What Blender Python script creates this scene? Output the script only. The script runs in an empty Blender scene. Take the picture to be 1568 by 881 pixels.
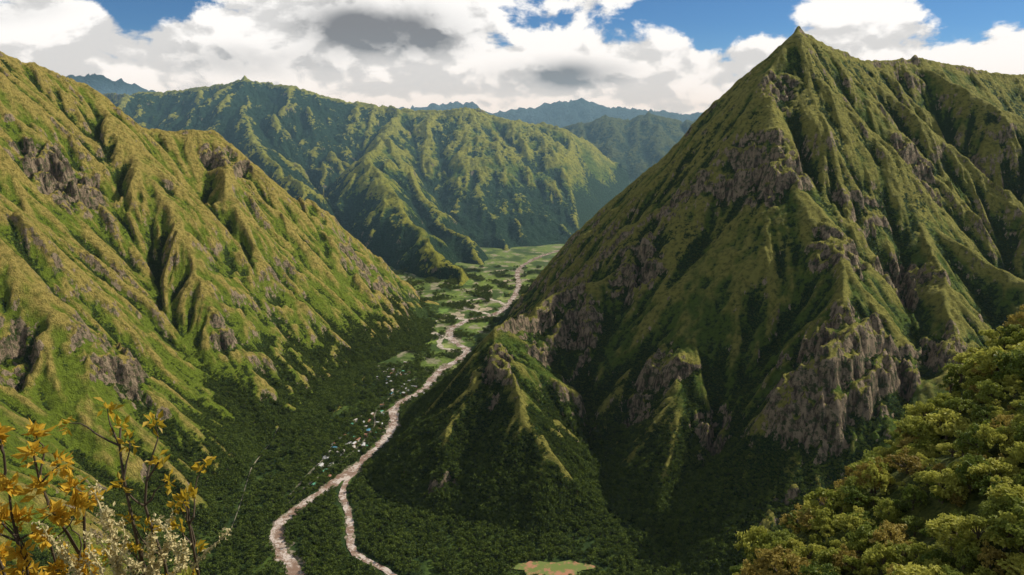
import bpy, math, numpy as np
from mathutils import Vector
rng = np.random.default_rng(7)
scene = bpy.context.scene
F = np.float32

# ------------------------------------------------------------------ noise
def hsh(ix, iy, seed):
    h = (ix.astype(np.int64)*374761393 + iy.astype(np.int64)*668265263 + seed*144269504) & 0xffffffff
    h = ((h ^ (h >> 13))*1274126177) & 0xffffffff
    h = h ^ (h >> 16)
    return ((h & 0xffffff)/float(0xffffff)).astype(F)

def perlin(x, y, seed):
    ix = np.floor(x); iy = np.floor(y)
    fx = (x-ix).astype(F); fy = (y-iy).astype(F)
    u = fx*fx*fx*(fx*(fx*6-15)+10); v = fy*fy*fy*(fy*(fy*6-15)+10)
    def g(i, j):
        a = hsh(ix+i, iy+j, seed)*6.2831853
        return np.cos(a)*(fx-i)+np.sin(a)*(fy-j)
    return ((g(0,0)*(1-u)+g(1,0)*u)*(1-v)+(g(0,1)*(1-u)+g(1,1)*u)*v)*1.5

def fbm(x, y, o, seed, gain=.5):
    s = 0; a = 1; f = 1; n = 0
    for k in range(o):
        s = s+a*perlin(x*f+17.3*k, y*f-9.1*k, seed+k*13); n += a; a *= gain; f *= 2.03
    return s/n*1.4

def sstep(x, a, b):
    t = np.clip((x-a)/(b-a), 0, 1); return t*t*(3-2*t)

def erosion(px, py, dx, dy, seed):
    ix = np.floor(px); iy = np.floor(py)
    fx = (px-ix).astype(F); fy = (py-iy).astype(F)
    va = np.zeros_like(fx); gx = np.zeros_like(fx); gy = np.zeros_like(fx); wt = np.zeros_like(fx)
    for i in (-2,-1,0,1):
        for j in (-2,-1,0,1):
            hx = hsh(ix-i, iy-j, seed)*.5; hy = hsh(ix-i, iy-j, seed+17)*.5
            qx = fx+i-hx; qy = fy+j-hy
            w = np.exp(-2*(qx*qx+qy*qy)); m = (qx*dx+qy*dy)*F(6.2831853)
            va += np.cos(m)*w; s = -np.sin(m)*w
            gx += s*dx; gy += s*dy; wt += w
    return va/wt, gx/wt, gy/wt

def blur(H, sig):
    ky = np.fft.fftfreq(H.shape[0])[:, None]; kx = np.fft.rfftfreq(H.shape[1])[None, :]
    return np.fft.irfft2(np.fft.rfft2(H)*np.exp(-2*(math.pi*sig)**2*(kx*kx+ky*ky)), s=H.shape).astype(F)

def gullies(H, step, X, Y, lam, octs, seed, gain=.5):
    Hs = blur(H, 25/step)
    gy, gx = np.gradient(Hs, step)
    n = np.hypot(gx, gy)+1e-3
    k = np.clip(n/.5, 0, 1)*(1+.4*fbm(X/700, Y/700, 2, seed+3))
    dx = (gy/n*k).astype(F); dy = (-gx/n*k).astype(F)
    hv = 0; hx = 0; hy = 0; a = 1; f = 1
    for o in range(octs):
        v, ex, ey = erosion(X/lam*f, Y/lam*f, (dx+hy*.65), (dy-hx*.65), seed+o*31)
        hv = hv+v*a; hx = hx+ex*a; hy = hy+ey*a
        a *= gain; f *= 2
    return hv

# ------------------------------------------------------------------ river
RIVER = [(1500,7700),(1100,7200),(700,6500),(250,5800),(53,5222),(42,4587),(-34,4052),(-120,3850),(-226,3758),(-316,3563),
         (-280,3350),(-208,3173),(-310,2900),(-345,2700),(-430,2500),(-410,2300),(-460,2064),(-535,1870),(-600,1700),(-562,1570),(-495,1474),(-400,1250),(-250,1000),(0,800),(500,700),(1500,900)]
BRANCH = [(-470,1985),(-482,1877),(-428,1720),(-385,1570),(-277,1474),(-170,1300),(-60,1100),(40,800)]
def catmull(P, n=10):
    P = [np.array(p, float) for p in P]; out = []
    for i in range(len(P)-1):
        p0 = P[max(i-1,0)]; p1 = P[i]; p2 = P[i+1]; p3 = P[min(i+2,len(P)-1)]
        for k in range(n):
            t = k/n
            out.append(.5*((2*p1)+(-p0+p2)*t+(2*p0-5*p1+4*p2-p3)*t*t+(-p0+3*p1-3*p2+p3)*t**3))
    out.append(P[-1]); return np.array(out)
RV = catmull(RIVER, 10); BR = catmull(BRANCH, 10)

def polydist(X, Y, P):
    D = np.full(X.shape, 1e9, F)
    for i in range(len(P)-1):
        ax, ay = P[i][:2]; bx, by = P[i+1][:2]
        L = (bx-ax)**2+(by-ay)**2+1e-6
        t = np.clip(((X-ax)*(bx-ax)+(Y-ay)*(by-ay))/L, 0, 1)
        D = np.minimum(D, np.hypot(X-ax-t*(bx-ax), Y-ay-t*(by-ay)))
    return D

def ridges(X, Y, lines, sm=22.):
    H = np.full(X.shape, -600., F); D = np.full(X.shape, 1e6, F)
    for pts, k in lines:
        h = np.full(X.shape, -600., F)
        for a, b in zip(pts[:-1], pts[1:]):
            L = (b[0]-a[0])**2+(b[1]-a[1])**2+1e-6
            t = np.clip(((X-a[0])*(b[0]-a[0])+(Y-a[1])*(b[1]-a[1]))/L, 0, 1)
            d = np.hypot(X-a[0]-t*(b[0]-a[0]), Y-a[1]-t*(b[1]-a[1]))
            D = np.minimum(D, d)
            d = np.sqrt(d*d+144)-12
            h = np.maximum(h, a[2]+t*(b[2]-a[2])-k*d)
        q = np.clip(.5+.5*(h-H)/sm, 0, 1)
        H = (H*(1-q)+h*q+sm*q*(1-q)).astype(F)
    return H, D

# ------------------------------------------------------------------ mesh helpers
def mesh_from(name, V, Q=None, T=None, mats=(), mi=None, smooth=True, link=True):
    me = bpy.data.meshes.new(name)
    V = np.asarray(V, F); nq = 0 if Q is None else len(Q); nt = 0 if T is None else len(T)
    me.vertices.add(len(V)); me.vertices.foreach_set('co', V.ravel())
    me.loops.add(nq*4+nt*3)
    idx = []
    if nq: idx.append(np.asarray(Q, np.int32).ravel())
    if nt: idx.append(np.asarray(T, np.int32).ravel())
    me.loops.foreach_set('vertex_index', np.concatenate(idx))
    me.polygons.add(nq+nt)
    st = np.concatenate([np.arange(nq)*4, nq*4+np.arange(nt)*3]).astype(np.int32)
    me.polygons.foreach_set('loop_start', st)
    me.polygons.foreach_set('use_smooth', np.full(nq+nt, smooth))
    for m in mats: me.materials.append(m)
    if mi is not None: me.polygons.foreach_set('material_index', np.asarray(mi, np.int32))
    me.update(calc_edges=True); me.validate()
    ob = bpy.data.objects.new(name, me)
    if link: scene.collection.objects.link(ob)
    return ob

def grid_object(name, X, Y, H, masks, mat, cut=-12):
    ny, nx = H.shape
    idx = np.arange(nx*ny).reshape(ny, nx)
    Q = np.stack([idx[:-1,:-1], idx[:-1,1:], idx[1:,1:], idx[1:,:-1]], -1).reshape(-1, 4)
    hf = H.ravel()
    Q = Q[hf[Q].max(1) > cut]
    used = np.unique(Q); rem = np.full(nx*ny, -1, np.int64); rem[used] = np.arange(len(used))
    V = np.stack([X.ravel(), Y.ravel(), hf], -1)[used]
    ob = mesh_from(name, V, Q=rem[Q], mats=[mat])
    if masks is not None:
        at = ob.data.attributes.new('masks', 'FLOAT_COLOR', 'POINT')
        m = np.concatenate([masks.reshape(-1, 3)[used], np.ones((len(used), 1))], 1).astype(F)
        at.data.foreach_set('color', m.ravel())
    return ob

# ------------------------------------------------------------------ materials
def newmat(name):
    m = bpy.data.materials.new(name); m.use_nodes = True
    nt = m.node_tree; bs = nt.nodes['Principled BSDF']
    bs.inputs['Specular IOR Level'].default_value = .12
    bs.inputs['Roughness'].default_value = .9
    return m, nt, bs
def nd(nt, t, **kw):
    n = nt.nodes.new(t)
    for k, v in kw.items(): setattr(n, k, v)
    return n
def noise(nt, vec, scale, detail=4, rough=.55):
    n = nd(nt, 'ShaderNodeTexNoise'); n.inputs['Scale'].default_value = scale
    n.inputs['Detail'].default_value = detail; n.inputs['Roughness'].default_value = rough
    nt.links.new(vec, n.inputs['Vector']); return n.outputs['Fac']
def mrange(nt, v, a, b, c=0., d=1., smooth=True):
    n = nd(nt, 'ShaderNodeMapRange')
    if smooth: n.interpolation_type = 'SMOOTHSTEP'
    nt.links.new(v, n.inputs['Value'])
    for i, x in enumerate((a, b, c, d)): n.inputs[i+1].default_value = x
    return n.outputs['Result']
def mth(nt, op, a, b=None, clamp=False):
    n = nd(nt, 'ShaderNodeMath', operation=op, use_clamp=clamp)
    for i, x in enumerate((a, b)):
        if x is None: continue
        if isinstance(x, (int, float)): n.inputs[i].default_value = x
        else: nt.links.new(x, n.inputs[i])
    return n.outputs[0]
def mixc(nt, f, a, b):
    n = nd(nt, 'ShaderNodeMix', data_type='RGBA')
    for s, x in ((n.inputs[0], f), (n.inputs[6], a), (n.inputs[7], b)):
        if isinstance(x, (int, float)): s.default_value = x
        elif isinstance(x, tuple): s.default_value = (*x, 1)
        else: nt.links.new(x, s)
    return n.outputs[2]
def bump(nt, h, dist, bs, strength=1.):
    b = nd(nt, 'ShaderNodeBump'); b.inputs['Distance'].default_value = dist; b.inputs['Strength'].default_value = strength
    nt.links.new(h, b.inputs['Height']); nt.links.new(b.outputs[0], bs.inputs['Normal'])

def mountain_mat(name, grass, dry, forest, rock, s=1.0):
    m, nt, bs = newmat(name)
    tc = nd(nt, 'ShaderNodeTexCoord').outputs['Object']
    at = nd(nt, 'ShaderNodeAttribute', attribute_name='masks')
    sep = nd(nt, 'ShaderNodeSeparateColor'); nt.links.new(at.outputs['Color'], sep.inputs[0])
    R, G, B = sep.outputs
    n1 = noise(nt, tc, .012/s, 6, .6); n2 = noise(nt, tc, .07/s, 6, .65); n3 = noise(nt, tc, .3/s, 4, .7)
    mp = nd(nt, 'ShaderNodeMapping'); mp.inputs['Scale'].default_value = (1, 1, .2); nt.links.new(tc, mp.inputs[0])
    n4 = noise(nt, mp.outputs[0], .07/s, 6, .7)
    g = mixc(nt, mrange(nt, mth(nt, 'ADD', B, mth(nt, 'MULTIPLY', mth(nt, 'SUBTRACT', n1, .5), 1.6)), .2, .9), grass, dry)
    g = mixc(nt, mrange(nt, n2, .42, .7, 0, .75), g, tuple(c*.38 for c in grass))
    ff = mrange(nt, mth(nt, 'ADD', G, mth(nt, 'MULTIPLY', mth(nt, 'SUBTRACT', n2, .5), 1.5)), .38, .55)
    fc = mixc(nt, mrange(nt, n3, .38, .62), tuple(c*.45 for c in forest), tuple(c*1.9 for c in forest))
    c = mixc(nt, ff, g, fc)
    rf = mrange(nt, mth(nt, 'ADD', R, mth(nt, 'ADD', mth(nt, 'MULTIPLY', mth(nt, 'SUBTRACT', n4, .5), 1.5), mth(nt, 'MULTIPLY', mth(nt, 'SUBTRACT', n1, .5), .9))), .53, .65)
    rc = mixc(nt, mrange(nt, n4, .38, .60), tuple(c*.28 for c in rock), tuple(c*1.5 for c in rock))
    rc = mixc(nt, mrange(nt, n2, .50, .6, 0, .75), rc, tuple(c*1.4 for c in forest))
    c = mixc(nt, rf, c, rc)
    nt.links.new(c, bs.inputs['Base Color'])
    hh = mth(nt, 'ADD', mth(nt, 'MULTIPLY', n2, 1.8), mth(nt, 'ADD', mth(nt, 'MULTIPLY', n3, 1.1), mth(nt, 'MULTIPLY', n4, 1.6)))
    bump(nt, hh, 14*s, bs, 1.)
    return m

RK = (.33,.25,.165)
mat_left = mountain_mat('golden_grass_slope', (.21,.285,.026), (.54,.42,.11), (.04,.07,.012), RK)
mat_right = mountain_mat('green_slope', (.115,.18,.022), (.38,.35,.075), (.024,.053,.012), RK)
mat_mid = mountain_mat('valley_mountain_slope', (.12,.20,.026), (.42,.42,.06), (.016,.047,.02), (.18,.15,.1), 2.2)
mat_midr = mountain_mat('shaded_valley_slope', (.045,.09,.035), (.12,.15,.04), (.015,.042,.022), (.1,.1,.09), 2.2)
mat_far = mountain_mat('haze_tinted_slope', (.02,.06,.075), (.03,.07,.08), (.015,.04,.06), (.05,.07,.1), 4)  # far range: blue distance haze is mixed into these base colours

def build(name, x0, x1, y0, y1, step, lines, mat, seed, lam, amp, warp, forest_h, forest_bias, cliff=1., rock_bias=0., sm=22., octs=5, foot=None, crest=.35, cliffs=(), cloud_shade_x=None, gain=.5):
    xs = np.arange(x0, x1, step, dtype=F); ys = np.arange(y0, y1, step, dtype=F)
    X, Y = np.meshgrid(xs, ys)
    WX = X+warp*fbm(X/420, Y/420, 3, seed)*1.; WY = Y+warp*fbm(X/420+50, Y/420, 3, seed+5)
    H, D = ridges(WX, WY, lines, sm)
    cm0 = .38+.62*sstep(D, 0, lam*crest)
    H = H+fbm(X/600, Y/600, 4, seed+9)*amp*.7*sstep(H, 20, 300)*cm0
    e = gullies(H, step, X, Y, lam, octs, seed+20, gain)
    am = np.clip(.9+.6*fbm(X/500, Y/500, 2, seed+90), .35, 1.4)
    H = H+amp*e*sstep(H, -20, 160)*cm0*am
    CM = np.zeros_like(H)
    for (cx_, cy_, cr_) in cliffs:
        d = np.hypot(X-cx_, Y-cy_)/cr_+.45*fbm(X/110, Y/110, 3, seed+77)
        CM = np.maximum(CM, 1-sstep(d, .45, 1.0))
    CM = np.maximum(CM, sstep(fbm(X/280, Y/280, 4, seed+44), .25, .55)*cliff)
    T = 120.
    hz = H+fbm(X/170, Y/170, 4, seed+33)*130
    fr = hz/T-np.floor(hz/T)
    terr = (sstep(fr, .3, .75)-fr)*T
    H = H+terr*CM*.75*sstep(H, 15, 90)*cm0
    ribs = 1-2.4*np.abs(fbm(X/38, Y/38, 3, seed+61))
    H = H+ribs*12*CM*sstep(H, 15, 90)
    rid = 1-np.abs(fbm(X/70, Y/70, 4, seed+60))*2
    H = H+rid*8*sstep(H, 0, 60)*(lam/240)*(.5+.5*cm0)
    dr = np.minimum(polydist(X, Y, RV), polydist(X, Y, BR))
    lim = (dr-34)*.45; lim = np.where(dr > 80, 20.7+(dr-80)*1.3, lim)
    H = np.minimum(H, lim).astype(F)
    if foot is not None:
        xf = np.interp(Y, [p[1] for p in foot], [p[0] for p in foot])
        xf = xf+40*fbm(X/90, Y/90, 3, seed+7)
        q = xf+60-X
        H = np.minimum(H, np.where(q < 110, q*.22, 24.2+(q-110)*1.15)).astype(F)
    gy, gx = np.gradient(H, step); sl = np.hypot(gx, gy)
    cur = (H-blur(H, 26*lam/240/step))/(12*lam/240)
    rock = sstep(sl, 1.1, 2.2)*.55+rock_bias+.1*np.clip(cur, -1, 1)+CM*sstep(sl, .7, 1.4)*.40
    forest = forest_bias-cur*.45+.6*sstep(-H, -forest_h, -forest_h*.1)+.3*fbm(X/260, Y/260, 3, seed+71)
    if cloud_shade_x: forest = forest+.45*sstep(-X, cloud_shade_x[0], cloud_shade_x[1])  # cloud shade towards the left, painted in by raising the forest colour mask
    forest = np.clip(forest, 0, 1)
    dryv = np.clip(.10+cur*.65+.55*sstep(H, 80, 900)+.35*fbm(X/350, Y/350, 3, seed+81), 0, 1)
    M = np.stack([np.clip(rock, 0, 1), forest, dryv], -1)
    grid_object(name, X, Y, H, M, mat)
    return dict(X=X, Y=Y, H=H, M=M, x0=x0, y0=y0, step=step, sl=sl)

L = [(-2500,600,1450),(-2450,1500,1450),(-2250,2400,1380),(-2043,3000,1306),(-1863,3250,1196),(-1707,3350,1005),(-1550,3430,985),(-1414,3500,990),
     (-1359,3550,930),(-1203,3650,655),(-1100,3670,645),(-979,3680,705),(-900,3700,655),(-767,3750,516),(-644,3800,365),(-571,3850,150),(-500,3900,10)]
left_lines = [(L, 1.05),
  ([L[4],(-1500,2950,890),(-1150,2600,520),(-800,2330,40)], 1.0),
  ([L[7],(-1230,3150,730),(-1000,2850,430),(-740,2700,40)], 1.15),
  ([L[11],(-860,3400,430),(-700,3150,150),(-640,3000,10)], 1.2),
  ([L[2],(-1700,2200,880),(-1300,1950,510),(-850,1750,50)], 1.0),
  ([L[1],(-1600,1400,740),(-1100,1350,340),(-750,1300,30)], .95)]
FOOT = [(-560,900),(-600,1400),(-650,1529),(-720,1900),(-730,2289),(-660,2819),(-540,3000),(-450,3386),(-460,3600),(-470,3900),(-490,4200)]
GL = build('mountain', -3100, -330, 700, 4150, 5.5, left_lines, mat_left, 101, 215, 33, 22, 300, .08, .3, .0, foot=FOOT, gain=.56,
   cliffs=[(-1650,2650,180),(-1150,1980,160),(-1380,1820,140),(-640,3720,150),(-760,3600,130),(-1950,2550,170),(-1330,3380,120),(-1000,2450,90)])

PK = (1130,3000,1375)
right_lines = [
  ([(3400,3700,1300),(2402,3500,1234),(1950,3380,1275),(1771,3300,1290),(1560,3220,1262),(1386,3150,1308),PK,(1040,3100,1245),(919,3300,1114),(697,3600,843),(423,4000,501),(65,4400,83),(0,4480,0)], 1.1),
  ([PK,(986,2850,1215),(802,2830,951),(637,2700,785),(474,2650,658),(405,2550,500),(151,2450,420),(40,2330,365),(-50,2200,350),(-214,2150,215),(-330,2080,134),(-436,1980,20)], 1.15),
  ([(-50,2200,350),(11,1950,245),(82,1800,150),(112,1700,40)], .95),
  ([(-50,2200,340),(-110,2050,250)], .8),
  ([(986,2850,1215),(1198,2650,940),(1377,2450,705),(1605,2200,530),(1900,1900,350)], 1.1),
  ([(986,2850,1215),(932,2500,905),(982,2200,685),(960,2050,600),(899,1850,490)], 1.05),
  ([(980,1880,500),(880,1800,490),(780,1740,455),(720,1740,410)], 1.9),
  ([(899,1850,480),(727,1700,300),(636,1600,190),(475,1500,60)], .85),
  ([(637,2700,785),(600,2300,490),(480,1950,260),(390,1700,60)], .98),
  ([(1386,3150,1308),(1695,2850,946),(1857,2600,720),(2200,2200,500)], 1.1),
  ([(1377,2450,705),(1250,1900,449),(955,1600,300),(800,1450,120)], 1.05),
  ([(1771,3300,1290),(2100,2900,1000),(2500,2500,700)], 1.1)]
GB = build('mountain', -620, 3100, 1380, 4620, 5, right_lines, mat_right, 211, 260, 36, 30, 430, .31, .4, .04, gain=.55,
   cliffs=[(900,2480,160),(820,2560,110),(860,1770,200),(760,1700,140),(990,1830,130),(-60,2080,100),(-200,1750,110),(450,2080,120),(200,2390,130),(60,2290,110),(430,2490,130),(620,2640,110),(1180,1850,140),(560,1880,100),(980,2150,110),(1250,2200,120),(1000,2780,90),(1500,2700,120)])

mid_lines = [
  ([(-7000,8200,1500),(-4252,8000,1345),(-3400,8000,1413),(-2867,8000,1530),(-2276,8000,1413),(-1580,8000,1257),(-1018,8000,1178),(-452,8000,1213),(113,8000,1085),(610,8000,1016)], .68),
  ([(-1300,7900,1230),(-1152,7000,800),(-711,6300,340),(-420,5750,150),(-200,5380,10)], .9),
  ([(-1300,7300,930),(-1305,6500,730),(-727,5500,260),(-500,5000,120),(-350,4680,5)], .95),
  ([(113,8000,1085),(443,7500,770),(728,6900,290),(850,6700,60)], .9),
  ([(-600,8000,1180),(-275,6900,460),(-110,6300,110),(-20,5950,-60)], .9),
  ([(-2867,8000,1530),(-2500,7000,980),(-1900,6200,600),(-1500,5600,280),(-1200,5200,60)], .85)]
GM = build('mountain', -6500, 1300, 4350, 9800, 11, mid_lines, mat_mid, 307, 600, 58, 90, 700, .34, .15, -.03, 50, cloud_shade_x=(1200,2100))
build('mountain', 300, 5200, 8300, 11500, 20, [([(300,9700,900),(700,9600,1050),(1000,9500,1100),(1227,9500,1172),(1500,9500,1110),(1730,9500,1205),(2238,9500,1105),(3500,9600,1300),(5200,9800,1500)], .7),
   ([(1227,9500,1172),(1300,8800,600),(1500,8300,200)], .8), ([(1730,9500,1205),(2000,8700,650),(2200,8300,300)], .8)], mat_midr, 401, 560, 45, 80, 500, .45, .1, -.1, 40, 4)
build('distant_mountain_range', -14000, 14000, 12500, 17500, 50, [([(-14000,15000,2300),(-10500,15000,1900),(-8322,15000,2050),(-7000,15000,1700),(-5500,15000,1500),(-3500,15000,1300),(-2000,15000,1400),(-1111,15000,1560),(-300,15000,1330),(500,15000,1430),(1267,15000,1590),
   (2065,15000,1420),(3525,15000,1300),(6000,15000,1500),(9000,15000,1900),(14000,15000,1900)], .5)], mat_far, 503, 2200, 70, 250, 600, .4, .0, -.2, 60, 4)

def sample(G, x, y):
    u = (np.asarray(x)-G['x0'])/G['step']; v = (np.asarray(y)-G['y0'])/G['step']
    ny, nx = G['H'].shape
    ok = (u >= 0) & (v >= 0) & (u < nx-1) & (v < ny-1)
    u = np.clip(u, 0, nx-1.001); v = np.clip(v, 0, ny-1.001)
    i = u.astype(int); j = v.astype(int); a = u-i; b = v-j; H = G['H']
    h = (H[j,i]*(1-a)+H[j,i+1]*a)*(1-b)+(H[j+1,i]*(1-a)+H[j+1,i+1]*a)*b
    return np.where(ok, h, -50)
def hgt(x, y): return np.maximum(np.maximum(sample(GL, x, y), sample(GB, x, y)), np.maximum(sample(GM, x, y), 0))

# ------------------------------------------------------------------ ground sheet
m_gr, nt, bs = newmat('valley_ground')
tc = nd(nt, 'ShaderNodeTexCoord').outputs['Object']
n1 = noise(nt, tc, .0045, 6, .55); n2 = noise(nt, tc, .05, 4, .6)
sp = nd(nt, 'ShaderNodeSeparateXYZ'); nt.links.new(tc, sp.inputs[0])
far = mrange(nt, sp.outputs[1], 2500, 3300)
c1 = mixc(nt, mrange(nt, n1, .47, .57), (.022,.042,.009), (.07,.11,.018))
c2 = mixc(nt, mrange(nt, n1, .42, .54), (.05,.085,.016), (.15,.21,.04))
c2 = mixc(nt, mrange(nt, noise(nt, tc, .009, 5, .6), .54, .60, 0, .8), c2, (.33,.28,.2))
c = mixc(nt, far, c1, c2)
c = mixc(nt, mrange(nt, n2, .4, .65, 0, .45), c, (.025,.045,.012))
nt.links.new(c, bs.inputs['Base Color']); bump(nt, n2, 5, bs)
gx = np.linspace(-30000, 30000, 121); gyv = np.linspace(-20000, 40000, 121); X, Y = np.meshgrid(gx, gyv)
grid_object('ground', X, Y, np.zeros(X.shape, F), None, m_gr, -100)

def ribbon(name, P, wfun, z, mat, drape=False):
    P = np.asarray(P, float); T = np.gradient(P, axis=0); T /= np.linalg.norm(T, axis=1)[:, None]+1e-9
    N = np.stack([-T[:,1], T[:,0]], 1); V = []; K = 5
    for i in range(len(P)):
        w1, w2 = wfun(i)
        for k in range(K):
            q = P[i]+N[i]*(-w1+(w1+w2)*k/(K-1))
            V.append((q[0], q[1], z+(float(hgt(q[0], q[1])) if drape else 0)))
    Q = [(i*K+k, i*K+k+1, (i+1)*K+k+1, (i+1)*K+k) for i in range(len(P)-1) for k in range(K-1)]
    return mesh_from(name, V, Q=Q, mats=[mat])
m_w, nt, bs = newmat('muddy_river_water'); bs.inputs['Roughness'].default_value = .2; bs.inputs['Specular IOR Level'].default_value = .45
tc = nd(nt, 'ShaderNodeTexCoord').outputs['Object']
n1 = noise(nt, tc, .13, 7, .78); n2 = noise(nt, tc, .025, 3, .6)
c = mixc(nt, mrange(nt, n2, .35, .65), (.24,.15,.10), (.33,.235,.17))
c = mixc(nt, mrange(nt, mth(nt, 'ADD', n1, mth(nt, 'MULTIPLY', n2, .7)), .84, .94, 0, .85), c, (.66,.57,.50))
nt.links.new(c, bs.inputs['Base Color']); bump(nt, n1, 2.5, bs, .7)
m_s, nt, bs = newmat('river_gravel'); tc = nd(nt, 'ShaderNodeTexCoord').outputs['Object']
n1 = noise(nt, tc, .08, 6, .7); c = mixc(nt, mrange(nt, n1, .42, .6), (.06,.075,.025), (.33,.27,.2)); nt.links.new(c, bs.inputs['Base Color'])
m_s2, nt, bs = newmat('pale_sand'); tc = nd(nt, 'ShaderNodeTexCoord').outputs['Object']
n1 = noise(nt, tc, .05, 6, .7); c = mixc(nt, mrange(nt, n1, .35, .6), (.22,.20,.12), (.52,.45,.37)); nt.links.new(c, bs.inputs['Base Color'])
RVf = catmull(RIVER, 28); BRf = catmull(BRANCH, 22)
def wn(P, base, var, sc, seed):
    a = fbm(P[:,0]/sc, P[:,1]/sc, 3, seed); b = fbm(P[:,0]/sc+99, P[:,1]/sc, 3, seed)
    return lambda i: (max(base*(1+var*a[i]), 2), max(base*(1+var*b[i]), 2))
ribbon('river', RVf, wn(RVf, 16, .7, 45, 3), 1.6, m_w)
ribbon('river', BRf, wn(BRf, 8, .7, 35, 4), 1.9, m_w)
ribbon('river_bank', RVf, wn(RVf, 18.5, 1.9, 70, 5), .8, m_s)
ribbon('river_bank', BRf, wn(BRf, 9, 1.3, 50, 6), 1.1, m_s)
for i, lp in enumerate([[(-226,3758),(-360,3810),(-425,3700),(-410,3540),(-340,3430),(-280,3350)], [(-34,4100),(-150,4260),(-280,4190),(-300,4060),(-200,3960),(-110,3860)], [(-300,3560),(-350,3400),(-330,3250),(-230,3200)]]):
    q = catmull(lp, 20); ribbon('river_side_channel', q, wn(q, 13, .9, 60, 40+i), 1.25+.1*i, m_s2)
m_rd, nt, bs = newmat('dirt_road'); bs.inputs['Base Color'].default_value = (.20,.18,.12,1)
rd = catmull([(-730,2330),(-765,2300),(-790,2180),(-785,1999),(-745,1800),(-715,1641)], 14)
ribbon('dirt_road', rd, lambda i: (1.1, 1.1), 1.5, m_rd, True)
rd2 = catmull([(-250,3000),(-375,2860),(-490,2500),(-475,2300),(-515,2090),(-590,1900),(-610,1800)], 20)
ribbon('road', rd2, lambda i: (3, 3), 2.4, m_rd, True)
rd3 = catmull([(-560,2160),(-600,2000),(-622,1840)], 12)
ribbon('dirt_road', rd3, lambda i: (4, 4), 2.4, m_rd, True)

# fields
fcols = [(.15,.21,.04),(.19,.22,.07),(.11,.18,.035),(.32,.27,.18)]
fm = []
for i, cc in enumerate(fcols):
    m, nt, bs = newmat('field_%d' % i); tc = nd(nt, 'ShaderNodeTexCoord').outputs['Object']
    q = mixc(nt, mrange(nt, noise(nt, tc, .02, 5, .6), .35, .65), tuple(v*.6 for v in cc), tuple(v*1.4 for v in cc))
    nt.links.new(q, bs.inputs['Base Color']); fm.append(m)
for i in range(24):
    x = rng.uniform(-400, 0); y = rng.uniform(2950, 5000); rx = rng.uniform(20, 50); ry = rng.uniform(35, 95)
    n = 30; V = [(x, y, .3+.012*i)]
    for k in range(n):
        a = k/n*6.2832; r_ = 1+.25*math.sin(a*2+i)+.18*math.sin(a*5+i*2)+.1*math.sin(a*9+i)
        V.append((x+rx*r_*math.cos(a), y+ry*r_*math.sin(a), .3+.012*i))
    mesh_from('farm_field', V, T=[(0, k+1, (k+1) % n+1) for k in range(n)], mats=[fm[i % 4]])
m_soil, nt, bs = newmat('bare_soil'); tc = nd(nt, 'ShaderNodeTexCoord').outputs['Object']
nt.links.new(mixc(nt, mrange(nt, noise(nt, tc, .035, 6, .65), .40, .52), (.38,.19,.11), (.15,.19,.05)), bs.inputs['Base Color'])
V = [(95,1505,3)]
for k in range(40):
    a = k/40*6.2832; r_ = 1+.18*math.sin(3*a)+.12*math.sin(7*a)+.08*math.sin(13*a); V.append((95+88*r_*math.cos(a), 1495+36*r_*math.sin(a), 2.5))
mesh_from('bare_soil_clearing', V, T=[(0, k+1, (k+1) % 40+1) for k in range(40)], mats=[m_soil])

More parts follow.
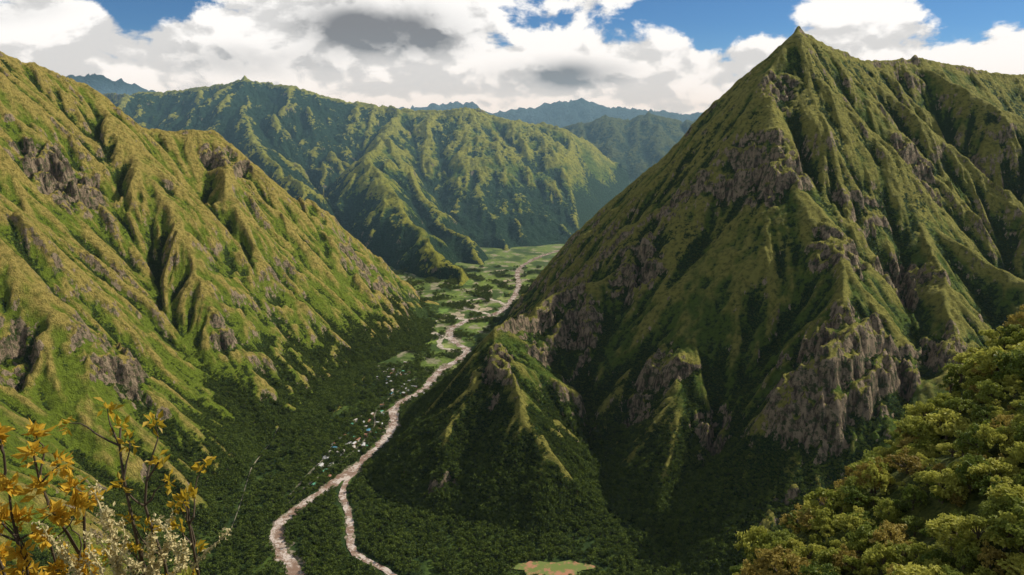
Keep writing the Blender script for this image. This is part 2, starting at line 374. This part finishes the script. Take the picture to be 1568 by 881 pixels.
# ------------------------------------------------------------------ houses
def flatmat(n, col, r=.6):
    m, nt, bs = newmat(n); tc = nd(nt, 'ShaderNodeTexCoord').outputs['Object']
    nt.links.new(mixc(nt, noise(nt, tc, .8, 4, .6), tuple(v*.7 for v in col), tuple(min(v*1.1, .9) for v in col)), bs.inputs['Base Color'])
    bs.inputs['Roughness'].default_value = r; return m
roofs = [flatmat('metal_roof', (.55,.55,.52)), flatmat('green_roof', (.12,.34,.2)), flatmat('rusty_roof', (.3,.15,.09)), flatmat('grey_roof', (.3,.3,.29)), flatmat('blue_roof', (.1,.26,.36)), flatmat('pale_roof', (.52,.47,.4))]
walls = [flatmat('white_wall', (.55,.52,.45)), flatmat('ochre_wall', (.38,.29,.18)), flatmat('brick_wall', (.32,.18,.12))]
glass = flatmat('window_glass', (.03,.04,.05), .2)
hpos = []
def house(x, y, ang, w, d, h, rh, rm, wm):
    V = []; Q = []; T = []; mi = []
    def box(x0, x1, y0, y1, z0, z1, m):
        b = len(V)
        V.extend([(x0,y0,z0),(x1,y0,z0),(x1,y1,z0),(x0,y1,z0),(x0,y0,z1),(x1,y0,z1),(x1,y1,z1),(x0,y1,z1)])
        for f in ((0,3,2,1),(4,5,6,7),(0,1,5,4),(1,2,6,5),(2,3,7,6),(3,0,4,7)): Q.append(tuple(b+k for k in f)); mi.append(m)
    box(-w/2, w/2, -d/2, d/2, -3, h, 0)
    nf = max(1, int(h//3)); nw = max(2, int(w//3.5))
    for f in range(nf):
        for k in range(nw):
            cx = -w/2+(k+.5)*w/nw; z = f*3+1
            if f == 0 and k == 0: box(cx-.5, cx+.5, -d/2-.05, -d/2-.003, 0, 2.1, 2); continue
            box(cx-.6, cx+.6, -d/2-.05, -d/2-.003, z, z+1.2, 2); box(cx-.6, cx+.6, d/2+.003, d/2+.05, z, z+1.2, 2)
    o = .7; b = len(V); W = w/2+o; D = d/2+o
    V.extend([(-W,-D,h+.02),(W,-D,h+.02),(W,D,h+.02),(-W,D,h+.02),(-W,0,h+rh),(W,0,h+rh),(-W,-D,h+.2),(W,-D,h+.2),(W,D,h+.2),(-W,D,h+.2)])
    for f in ((0,3,2,1),(6,7,5,4),(8,9,4,5),(0,1,7,6),(2,3,9,8),(1,2,8,7),(3,0,6,9)): Q.append(tuple(b+k for k in f)); mi.append(1)
    T = [(b+7,b+8,b+5),(b+9,b+6,b+4)]; mi += [1, 1]
    ob = mesh_from('house', V, Q=Q, T=T, mats=[wm, rm, glass], mi=mi, smooth=False)
    ob.location = (x, y, float(hgt(x, y))+.5); ob.rotation_euler[2] = ang
    hpos.append((x, y))
clus = [(-500,2380),(-520,2150),(-560,2000),(-420,2640),(-500,2860),(-480,2260)]
tries = 0
while len(hpos) < 85 and tries < 9000:
    tries += 1
    c0 = clus[rng.integers(0, len(clus))]; t = np.array([.25, 1.]); q = np.array(c0)+rng.normal(0, 1, 2)*[32, 75]
    dr = min(float(np.min(np.hypot(*(RVf-q).T))), float(np.min(np.hypot(*(BRf-q).T))))
    if dr < 28 or float(hgt(q[0], q[1])) > 22 or np.min(np.hypot(*(rd2-q).T)) < 9: continue
    if any(math.hypot(q[0]-a, q[1]-b) < 15 for a, b in hpos): continue
    house(q[0], q[1], math.atan2(t[1], t[0])+rng.normal(0, .25)+(math.pi/2 if rng.random() < .35 else 0), rng.uniform(9, 24), rng.uniform(7, 11), rng.choice([3.2, 3.2, 6.2, 9.2]), rng.uniform(1.2, 2.4),
          roofs[rng.choice(6, p=[.24,.14,.16,.24,.04,.18])], walls[rng.integers(0, 3)])

# ------------------------------------------------------------------ foliage
def leafmat(name, a, b, rough=.55, trans=.3):
    m, nt, bs = newmat(name)
    oi = nd(nt, 'ShaderNodeObjectInfo').outputs['Random']
    at = nd(nt, 'ShaderNodeAttribute', attribute_name='tint').outputs['Fac']
    f = mth(nt, 'ADD', mth(nt, 'MULTIPLY', oi, .6), mth(nt, 'MULTIPLY', at, .4))
    c = mixc(nt, f, a, b); nt.links.new(c, bs.inputs['Base Color']); bs.inputs['Roughness'].default_value = rough
    if trans:
        tr = nd(nt, 'ShaderNodeBsdfTranslucent'); nt.links.new(c, tr.inputs['Color'])
        mx = nd(nt, 'ShaderNodeMixShader'); mx.inputs[0].default_value = trans
        nt.links.new(bs.outputs[0], mx.inputs[1]); nt.links.new(tr.outputs[0], mx.inputs[2])
        nt.links.new(mx.outputs[0], nt.nodes['Material Output'].inputs['Surface'])
    return m
m_bark = flatmat('bark', (.11,.085,.06), .9)

def tube(P, R, n=6):
    P = np.asarray(P, float); V = []; Q = []
    T = np.gradient(P, axis=0)
    for i in range(len(P)):
        t = T[i]/(np.linalg.norm(T[i])+1e-9); u = np.cross(t, (.3,.9,.2)); u /= np.linalg.norm(u)+1e-9; v = np.cross(t, u)
        for k in range(n):
            a = k/n*2*math.pi; V.append(P[i]+R[i]*(u*math.cos(a)+v*math.sin(a)))
    for i in range(len(P)-1):
        for k in range(n): Q.append((i*n+k, i*n+(k+1) % n, (i+1)*n+(k+1) % n, (i+1)*n+k))
    return np.array(V), np.array(Q)

def leaves(C, out, size, r, aspect=.5, up=.4):
    n = len(C)
    N = out*.8+r.normal(0, .6, (n, 3)); N[:,2] += up; N /= np.linalg.norm(N, axis=1)[:, None]
    A = np.cross(N, r.normal(0, 1, (n, 3))); A /= np.linalg.norm(A, axis=1)[:, None]; B = np.cross(N, A)
    s = size*r.uniform(.6, 1.3, (n, 1))
    V = np.stack([C-A*s*.5, C+B*s*.5*aspect+N*s*.1, C+A*s*.5-N*s*.08, C-B*s*.5*aspect+N*s*.1], 1).reshape(-1, 3)
    return V, np.arange(n*4).reshape(n, 4)

def assemble(name, parts, mats, link=False):
    V = []; Q = []; mi = []; tint = []; o = 0
    for v, q, m, t in parts:
        V.append(v); Q.append(q+o); mi.append(np.full(len(q), m)); o += len(v)
        tint.append(np.broadcast_to(np.asarray(t, float), (len(v),)))
    ob = mesh_from(name, np.concatenate(V), Q=np.concatenate(Q), mats=mats, mi=np.concatenate(mi), smooth=False, link=link)
    at = ob.data.attributes.new('tint', 'FLOAT', 'POINT'); at.data.foreach_set('value', np.concatenate(tint).astype(F))
    return ob

def make_tree(name, r, Rxy, Rz, zc, nclump, nleaf, csize, lsize, mats, trunk=True, asp=.5):
    parts = []
    d = r.normal(0, 1, (nclump, 3)); d /= np.linalg.norm(d, axis=1)[:, None]; d[:,2] = np.abs(d[:,2])*1.1-.35
    rad = r.uniform(.45, 1., (nclump, 1))**.6
    cc = d*rad*np.array([Rxy, Rxy, Rz])*r.uniform(.75, 1.3, (nclump, 1))+np.array([0, 0, zc])
    for i in range(nclump):
        e = r.normal(0, 1, (nleaf, 3)); e /= np.linalg.norm(e, axis=1)[:, None]; e[:,2] = e[:,2]*.7
        C = cc[i]+e*csize*r.uniform(.5, 1.1, (nleaf, 1))
        v, q = leaves(C, e, lsize, r, asp)
        parts.append((v, q, 0, np.repeat(np.clip(r.uniform(.0, 1)*.6+r.uniform(0, .4, nleaf), 0, 1), 4)))
    if trunk:
        v, q = tube([(0,0,-2.5),(.1,0,zc*.4),(0,.15,zc*.9),(0,0,zc+Rz*.4)], [Rxy*.09, Rxy*.07, Rxy*.045, .02]); parts.append((v, q, 1, 0))
        for i in range(min(nclump, 7)):
            b = np.array([0, 0, zc*.5]); v, q = tube([b, (b+cc[i])*.5+np.array([0,0,.2]), cc[i]], [Rxy*.04, Rxy*.025, .02], 4); parts.append((v, q, 1, 0))
    return assemble(name, parts, mats)

def scatter(name, pts, sc, rot, variants):
    col = bpy.data.collections.new(name+'_plants')
    for v in variants: col.objects.link(v)
    me = bpy.data.meshes.new(name); n = len(pts)
    me.vertices.add(n); me.vertices.foreach_set('co', np.asarray(pts, F).ravel())
    a = me.attributes.new('sc', 'FLOAT_VECTOR', 'POINT'); a.data.foreach_set('vector', np.asarray(sc, F).ravel())
    a = me.attributes.new('rt', 'FLOAT_VECTOR', 'POINT'); a.data.foreach_set('vector', np.asarray(rot, F).ravel())
    ob = bpy.data.objects.new(name, me); scene.collection.objects.link(ob)
    ng = bpy.data.node_groups.new(name+'_nodes', 'GeometryNodeTree')
    ng.interface.new_socket('Geometry', in_out='INPUT', socket_type='NodeSocketGeometry')
    ng.interface.new_socket('Geometry', in_out='OUTPUT', socket_type='NodeSocketGeometry')
    gi = ng.nodes.new('NodeGroupInput'); go = ng.nodes.new('NodeGroupOutput')
    ip = ng.nodes.new('GeometryNodeInstanceOnPoints'); ci = ng.nodes.new('GeometryNodeCollectionInfo')
    ci.inputs['Collection'].default_value = col; ci.inputs['Separate Children'].default_value = True; ci.inputs['Reset Children'].default_value = True
    ip.inputs['Pick Instance'].default_value = True
    rv = ng.nodes.new('FunctionNodeRandomValue'); rv.data_type = 'INT'
    ri = [s for s in rv.inputs if s.enabled and s.name in ('Min', 'Max')]
    ri[0].default_value = 0; ri[1].default_value = len(variants)-1
    def na(nm):
        x = ng.nodes.new('GeometryNodeInputNamedAttribute'); x.data_type = 'FLOAT_VECTOR'; x.inputs['Name'].default_value = nm
        return next(o for o in x.outputs if o.enabled and o.name == 'Attribute')
    lk = ng.links.new
    lk(gi.outputs[0], ip.inputs['Points']); lk(ci.outputs[0], ip.inputs['Instance'])
    lk(next(o for o in rv.outputs if o.enabled), ip.inputs['Instance Index'])
    lk(na('sc'), ip.inputs['Scale']); lk(na('rt'), ip.inputs['Rotation'])
    lk(ip.outputs[0], go.inputs[0])
    mod = ob.modifiers.new('scatter', 'NODES'); mod.node_group = ng
    return ob

m_lf = leafmat('forest_leaves', (.018,.042,.008), (.15,.20,.03), .7, .25)
m_lb = leafmat('bush_leaves', (.13,.18,.02), (.56,.53,.11), .5, .4)
m_lb2 = leafmat('dark_bush_leaves', (.06,.11,.02), (.30,.33,.06), .5, .35)
m_lb3 = leafmat('brown_bush_leaves', (.20,.15,.03), (.45,.36,.09), .5, .35)
r = np.random.default_rng(3)
far_vars = [make_tree('forest_tree', r, 3.6, 3.6, 5.5, 8, 9, 1.8, 2.4, [m_lf, m_bark]) for _ in range(5)]
nm = [m_lb, m_lb2, m_lb, m_lb2, m_lb, m_lb3, m_lb, m_lb2]
near_vars = [make_tree('bush_tree', r, 2.5+.4*(i % 3), 2.2+.5*(i % 2), 2.8, 22+6*(i % 3), 34, .74, .60, [nm[i], m_bark], asp=.6) for i in range(8)]

def rsc(n, a, b, v=.2):
    s = r.uniform(a, b, (n, 1)); return s*(1+r.uniform(-v, v, (n, 3)))
def rrt(n): return np.stack([r.normal(0, .08, n), r.normal(0, .08, n), r.uniform(0, 6.28, n)], 1)

P = []
for G, cnt, ymax in ((GB, 56000, 3000), (GL, 34000, 3700)):
    H = G['H'].ravel(); f = G['M'][..., 1].ravel(); rk = G['M'][..., 0].ravel(); Yv = G['Y'].ravel(); Xv = G['X'].ravel()
    w = np.where((H > 1) & (Yv < ymax) & (Xv < 2200) & (Xv > -2500), np.clip(f-.3, 0, 1)**1.5*(1-sstep(rk, .3, .6))*(.12+1.*sstep(-H, -450, -60)), 0)
    k = r.choice(len(H), cnt, replace=False, p=w/w.sum())
    x = Xv[k]+r.uniform(-2, 2, cnt); y = Yv[k]+r.uniform(-2, 2, cnt)
    P.append(np.stack([x, y, sample(G, x, y)-.8], 1))
n = 80000; n2_ = 10000
x = np.concatenate([r.uniform(-950, 900, n), r.uniform(-700, 750, n2_)]); y = np.concatenate([r.uniform(1350, 5300, n), r.uniform(1380, 2300, n2_)]); n += n2_; h = hgt(x, y)
dr = np.minimum(polydist(x, y, RV), polydist(x, y, BR))
dh = np.min(np.hypot(x[:,None]-np.array(hpos)[None,:,0], y[:,None]-np.array(hpos)[None,:,1]), 1)
drd = np.minimum(polydist(x, y, rd2), np.minimum(polydist(x, y, rd), polydist(x, y, rd3)))
nf = fbm(x/120, y/160, 3, 8)
dens = np.where(y < 2950, np.clip(.95+1.2*nf, .12, 1), sstep(nf, .0, .3)*.8)
ok = (h < 26) & (dr > 20) & (dh > 9) & (drd > 6) & (((x-95)/96)**2+((y-1495)/42)**2 > 1) & (r.random(n) < dens)
P.append(np.stack([x, y, h-.5], 1)[ok])
P = np.concatenate(P)
dr = np.minimum(polydist(P[:,0], P[:,1], rd), polydist(P[:,0], P[:,1], rd3)); P = P[dr > 6]
hs = .6+.7*sstep(-P[:,2], -250, -10)
scatter('forest', P, (r.uniform(.5, 1.15, (len(P), 1))**1.4+.25)*(1+r.uniform(-.2, .2, (len(P), 3)))*hs[:,None]*1.12, rrt(len(P)), far_vars)

# ------------------------------------------------------------------ near hillside (camera stands on it)
u = np.linspace(-1, 1, 300); cx = 1000*np.sinh(3.4*u)/np.sinh(3.4); X, Y = np.meshgrid(cx, cx)
def near_h(X, Y):
    pl = 888+.62*(X-94)-.375*(Y-200)
    s = -.538*(X-52)+.842*(Y-165)
    w = 14*fbm(X/45, Y/45, 3, 55)
    sp = np.maximum(s-4+w*.5, 0)
    A = pl-1.25*sp-.9*np.maximum(-X+30, 0)+5*fbm(X/28, Y/28, 3, 56)
    rr = np.hypot(X, Y+1)
    B = 998.2-.75*np.minimum(rr, 14)-1.2*np.maximum(rr-14, 0)+np.maximum(-Y-6, 0)*1.3
    return np.maximum(A, B)+fbm(X/30, Y/30, 4, 66)*2.5*sstep(rr, 5, 40)
HN = near_h(X, Y)
m_nh, nt, bs = newmat('hillside_undergrowth'); tc = nd(nt, 'ShaderNodeTexCoord').outputs['Object']
n1 = noise(nt, tc, .5, 6, .7)
nt.links.new(mixc(nt, mrange(nt, n1, .35, .65), (.02,.035,.008), (.09,.1,.02)), bs.inputs['Base Color']); bump(nt, n1, 1, bs)
grid_object('hillside', X, Y, HN, None, m_nh, -12)
gxn, gyn = np.meshgrid(np.arange(15, 300, 4.3), np.arange(50, 330, 4.3))
x = (gxn+r.uniform(-2.1, 2.1, gxn.shape)).ravel(); y = (gyn+r.uniform(-2.1, 2.1, gxn.shape)).ravel()
s = -.538*(x-52)+.842*(y-165); ok = (s < 22) & (s > -120)
x = x[ok]; y = y[ok]; z = near_h(x, y)
big = np.clip(.9+.75*fbm(x/22, y/22, 2, 91)+.38*r.normal(0, 1, len(x)), .35, 2.1)
scatter('hillside_bushes', np.stack([x, y, z-.4], 1), rsc(len(x), .8, 1.2)*big[:,None], rrt(len(x)), near_vars)

# ------------------------------------------------------------------ foreground plants
m_yl = leafmat('yellow_leaves', (.38,.28,.02), (.80,.50,.06), .4, .45)
m_li = leafmat('lichen', (.50,.42,.20), (.75,.66,.38), .9, .25)
def bend(a, b, r, n=9, amp=.12):
    a = np.array(a, float); b = np.array(b, float); t = np.linspace(0, 1, n)[:, None]; L = np.linalg.norm(b-a)
    off = np.zeros((n, 3)); 
    for k in (1, 2, 3): off += np.sin(t*math.pi*k)*r.normal(0, amp*L/k, 3)*.6
    return a+(b-a)*t+off
def shrub(name, base, tips, mats, r, leafn, leafsize, lich=False, twigs=7):
    parts = []
    base = np.array(base, float)
    z0 = float(near_h(np.array(base[0]), np.array(base[1]))); base[2] = z0-.2
    for tp in tips:
        mid = base+(np.array(tp)-base)*r.uniform(.45, .6)+r.normal(0, .15, 3)
        P1 = bend(base+r.normal(0, .06, 3)*[1,1,0], mid, r, 8, .05); P2 = bend(mid, tp, r, 9, .1)
        S = np.concatenate([P1, P2[1:]]); v, q = tube(S, np.linspace(.045, .012, len(S)), 7); parts.append((v, q, 1, .5))
        ends = [(S[-1], S[-1]-S[-3])]
        for k in range(twigs if not lich else 9):
            i = r.integers(7, len(S)-1); d = (S[-1]-S[7])/np.linalg.norm(S[-1]-S[7])+r.normal(0, .55, 3)+np.array([0,0,.25]); d /= np.linalg.norm(d)
            e = S[i]+d*r.uniform(.25, .7); P3 = bend(S[i], e, r, 6, .1); v, q = tube(P3, np.linspace(.018 if lich else .014, .005, 6), 5); parts.append((v, q, 1, .5))
            ends.append((P3[-1], P3[-1]-P3[-3]))
            if lich:
                C = P3[r.integers(0, 6, 110)]+(P3[1]-P3[0])*r.uniform(-.5, .5, (110, 1))+r.normal(0, .02, (110, 3)); o = r.normal(0, 1, (110, 3)); v, q = leaves(C, o, .045, r, .6); parts.append((v, q, 0, r.random(440)))
        if lich:
            j = r.integers(5, len(S)-1, 900)
            C = S[j]+(S[j+1]-S[j])*r.random((900, 1))+r.normal(0, .034, (900, 3)); o = r.normal(0, 1, (900, 3)); v, q = leaves(C, o, .055, r, .6); parts.append((v, q, 0, r.random(3600)))
        for e, d in ends:
            n = leafn; d = d/(np.linalg.norm(d)+1e-6)
            o = r.normal(0, 1, (n, 3))+d*.6; o /= np.linalg.norm(o, axis=1)[:, None]
            N = np.cross(o, r.normal(0, 1, (n, 3))); N /= np.linalg.norm(N, axis=1)[:, None]; B = np.cross(N, o)
            s = leafsize*r.uniform(.6, 1.2, (n, 1)); C = e+o*.02+r.normal(0, .03, (n, 3))
            V = np.stack([C, C+o*s*.5+B*s*.24+N*s*.06, C+o*s-N*s*.15, C+o*s*.5-B*s*.24+N*s*.06], 1).reshape(-1, 3)
            if n: parts.append((V, np.arange(n*4).reshape(n, 4), 0, np.repeat(r.random(n), 4)))
    return assemble(name, parts, mats, link=True)
r = np.random.default_rng(12)
shrub('yellow_leaf_shrub', (-5.6,7.6,0), [(-5.6,7.8,996.3),(-5.15,7.75,995.9),(-6.1,7.9,996.5),(-5.9,7.4,995.8),(-5.4,7.5,995.4),(-6.2,7.6,995.5),(-5.0,7.6,995.1),(-5.8,7.6,996.0)], [m_yl, m_bark], r, 26, .15)
shrub('yellow_leaf_shrub', (-4.3,7.8,0), [(-4.6,7.9,996.6),(-4.15,7.8,996.2),(-3.8,7.7,995.8)], [m_yl, m_bark], r, 14, .12)
shrub('lichen_covered_shrub', (-4.9,7.2,0), [(-4.6,7.4,995.8),(-4.1,7.4,995.5),(-5.1,7.3,995.5),(-3.7,7.3,995.5),(-4.5,7.0,995.2),(-3.9,7.1,995.0)], [m_li, m_li], r, 5, .06, True)
shrub('leafy_green_shrub', (-4.8,7.0,0), [(-5.5,6.9,994.95),(-5.0,6.9,994.9),(-4.5,6.9,994.9),(-4.0,6.9,994.85),(-3.5,7.0,994.8),(-5.9,7.0,995.1)], [m_lb, m_bark], r, 46, .12, twigs=14)

# ------------------------------------------------------------------ haze
def hazebox(name, dens, a, b, col):
    m = bpy.data.materials.new(name); m.use_nodes = True; nt = m.node_tree; nt.nodes.clear()
    vs = nt.nodes.new('ShaderNodeVolumeScatter'); vs.inputs['Color'].default_value = (*col, 1); vs.inputs['Density'].default_value = dens; vs.inputs['Anisotropy'].default_value = .0
    mo = nt.nodes.new('ShaderNodeOutputMaterial'); nt.links.new(vs.outputs[0], mo.inputs['Volume'])
    mesh_from('valley_haze', [(a[0],a[1],a[2]),(b[0],a[1],a[2]),(b[0],b[1],a[2]),(a[0],b[1],a[2]),(a[0],a[1],b[2]),(b[0],a[1],b[2]),(b[0],b[1],b[2]),(a[0],b[1],b[2])],
          Q=[(0,3,2,1),(4,5,6,7),(0,1,5,4),(1,2,6,5),(2,3,7,6),(3,0,4,7)], mats=[m], smooth=False)
hazebox('thin_haze', 5.5e-5, (-13900,4700,-60), (13900,17400,1650), (.42,.74,1))
hazebox('very_thin_haze', 6e-6, (-4000,-500,-60), (4500,4695,1500), (.6,.85,1))

# ------------------------------------------------------------------ world: sky and clouds
S = Vector((.82,.38,.78)).normalized(); elev = math.asin(S.z); az = math.atan2(S.x, S.y)
w = bpy.data.worlds.new('World'); scene.world = w; w.use_nodes = True; nt = w.node_tree; nt.nodes.clear()
sky = nt.nodes.new('ShaderNodeTexSky'); sky.sky_type = 'NISHITA'; sky.sun_disc = False; sky.sun_elevation = elev; sky.sun_rotation = az
sky.altitude = 2500; sky.air_density = 1.; sky.dust_density = .0; sky.ozone_density = 4.
tint = mixc(nt, 1., (1,1,1), (1,1,1)); tn = tint.node; tn.blend_type = 'MULTIPLY'; nt.links.new(sky.outputs[0], tn.inputs[6]); tn.inputs[7].default_value = (.6,.85,1,1)
bg = nt.nodes.new('ShaderNodeBackground'); bg.inputs['Strength'].default_value = .08; nt.links.new(tint, bg.inputs['Color'])
tc = nt.nodes.new('ShaderNodeTexCoord').outputs['Generated']
def wnoise(off, sc=7.5, det=10, ro=.57, dist=.15):
    mp = nt.nodes.new('ShaderNodeMapping'); mp.inputs['Scale'].default_value = (1, 1, 1.7); mp.inputs['Location'].default_value = off
    nt.links.new(tc, mp.inputs[0])
    n = nt.nodes.new('ShaderNodeTexNoise'); n.inputs['Scale'].default_value = sc; n.inputs['Detail'].default_value = det; n.inputs['Roughness'].default_value = ro
    n.inputs['Distortion'].default_value = dist
    nt.links.new(mp.outputs[0], n.inputs['Vector']); return n.outputs['Fac']
def blob(c, sx, sz, amp):
    s = nd(nt, 'ShaderNodeVectorMath', operation='SUBTRACT'); nt.links.new(tc, s.inputs[0]); s.inputs[1].default_value = c
    q = nd(nt, 'ShaderNodeVectorMath', operation='MULTIPLY'); nt.links.new(s.outputs[0], q.inputs[0]); q.inputs[1].default_value = (1/sx, 1/sx, 1/sz)
    l = nd(nt, 'ShaderNodeVectorMath', operation='LENGTH'); nt.links.new(q.outputs[0], l.inputs[0])
    return mrange(nt, l.outputs['Value'], 0, 1, amp, 0)
o0 = (3.1, 1.7, .4)
n0 = wnoise(o0); n1 = wnoise((o0[0]+.006, o0[1], o0[2]+.022))
l0 = wnoise(o0, 7.5, 2.5, .5); l1 = wnoise((o0[0]+.012, o0[1], o0[2]+.06), 7.5, 2.5, .5)
n2 = wnoise((7.3, 2.1, 5.), 6, 6, .5)
tot = mth(nt, 'ADD', n0, .10)
for args in (((.26,.95,.142),.22,.06,-.30),((-.43,.89,.16),.12,.055,-.38),((.50,.85,.15),.13,.05,-.20),((-.197,.972,.123),.24,.09,.2),((.0,.99,.045),.6,.08,.18),((-.5,.85,.07),.35,.08,.14),((.62,.77,.07),.25,.07,.14)):
    tot = mth(nt, 'ADD', tot, blob(*args))
cov = mrange(nt, tot, .53, .60)
hor = nd(nt, 'ShaderNodeSeparateXYZ'); nt.links.new(tc, hor.inputs[0])
cov = mth(nt, 'MULTIPLY', cov, mth(nt, 'MULTIPLY', mrange(nt, hor.outputs[2], -.01, .015), mrange(nt, hor.outputs[2], .3, .5, 1, .4)))
grad = mth(nt, 'ADD', mth(nt, 'MULTIPLY', mth(nt, 'SUBTRACT', n0, n1), 1.4), mth(nt, 'MULTIPLY', mth(nt, 'SUBTRACT', l0, l1), .7))
lit = mrange(nt, grad, -.13, .02)
dark = None
for args in (((-.16,.975,.128),.17,.05,1.5),((.057,.995,.074),.14,.03,1.1),((-.60,.80,.15),.15,.05,1.),((-.32,.94,.085),.15,.03,.5)):
    b_ = blob(*args); dark = b_ if dark is None else mth(nt, 'ADD', dark, b_)
dark = mth(nt, 'MULTIPLY', dark, mrange(nt, n2, .32, .6, .3, 1.1))
dark = mth(nt, 'MULTIPLY', dark, mrange(nt, n0, .35, .58, .4, 1.))
sh = mth(nt, 'MULTIPLY', mth(nt, 'SUBTRACT', 1., lit), .42)
sh = mth(nt, 'ADD', sh, mth(nt, 'MULTIPLY', dark, mrange(nt, tot, .56, .72)), True)
cc = mixc(nt, sh, (1.10, 1.08, 1.05), (.25, .265, .285))
cb = nt.nodes.new('ShaderNodeBackground'); cb.inputs['Strength'].default_value = .95; nt.links.new(cc, cb.inputs['Color'])
mx = nt.nodes.new('ShaderNodeMixShader'); nt.links.new(cov, mx.inputs[0]); nt.links.new(bg.outputs[0], mx.inputs[1]); nt.links.new(cb.outputs[0], mx.inputs[2])
wo = nt.nodes.new('ShaderNodeOutputWorld'); nt.links.new(mx.outputs[0], wo.inputs[0])

sl = bpy.data.lights.new('sun', 'SUN'); sl.energy = 5; sl.angle = math.radians(.5); sl.color = (1, .93, .80)
so = bpy.data.objects.new('sun', sl); scene.collection.objects.link(so); so.rotation_euler = S.to_track_quat('Z', 'Y').to_euler()

cam = bpy.data.cameras.new('camera'); cam.sensor_width = 36; cam.lens = 1100/1568*36; cam.clip_start = .1; cam.clip_end = 80000
co = bpy.data.objects.new('camera', cam); scene.collection.objects.link(co); co.location = (0, 0, 1000); co.rotation_euler = (math.radians(90-12.3), 0, 0)
scene.camera = co
scene.view_settings.view_transform = 'Standard'; scene.view_settings.look = 'None'; scene.view_settings.exposure = 0
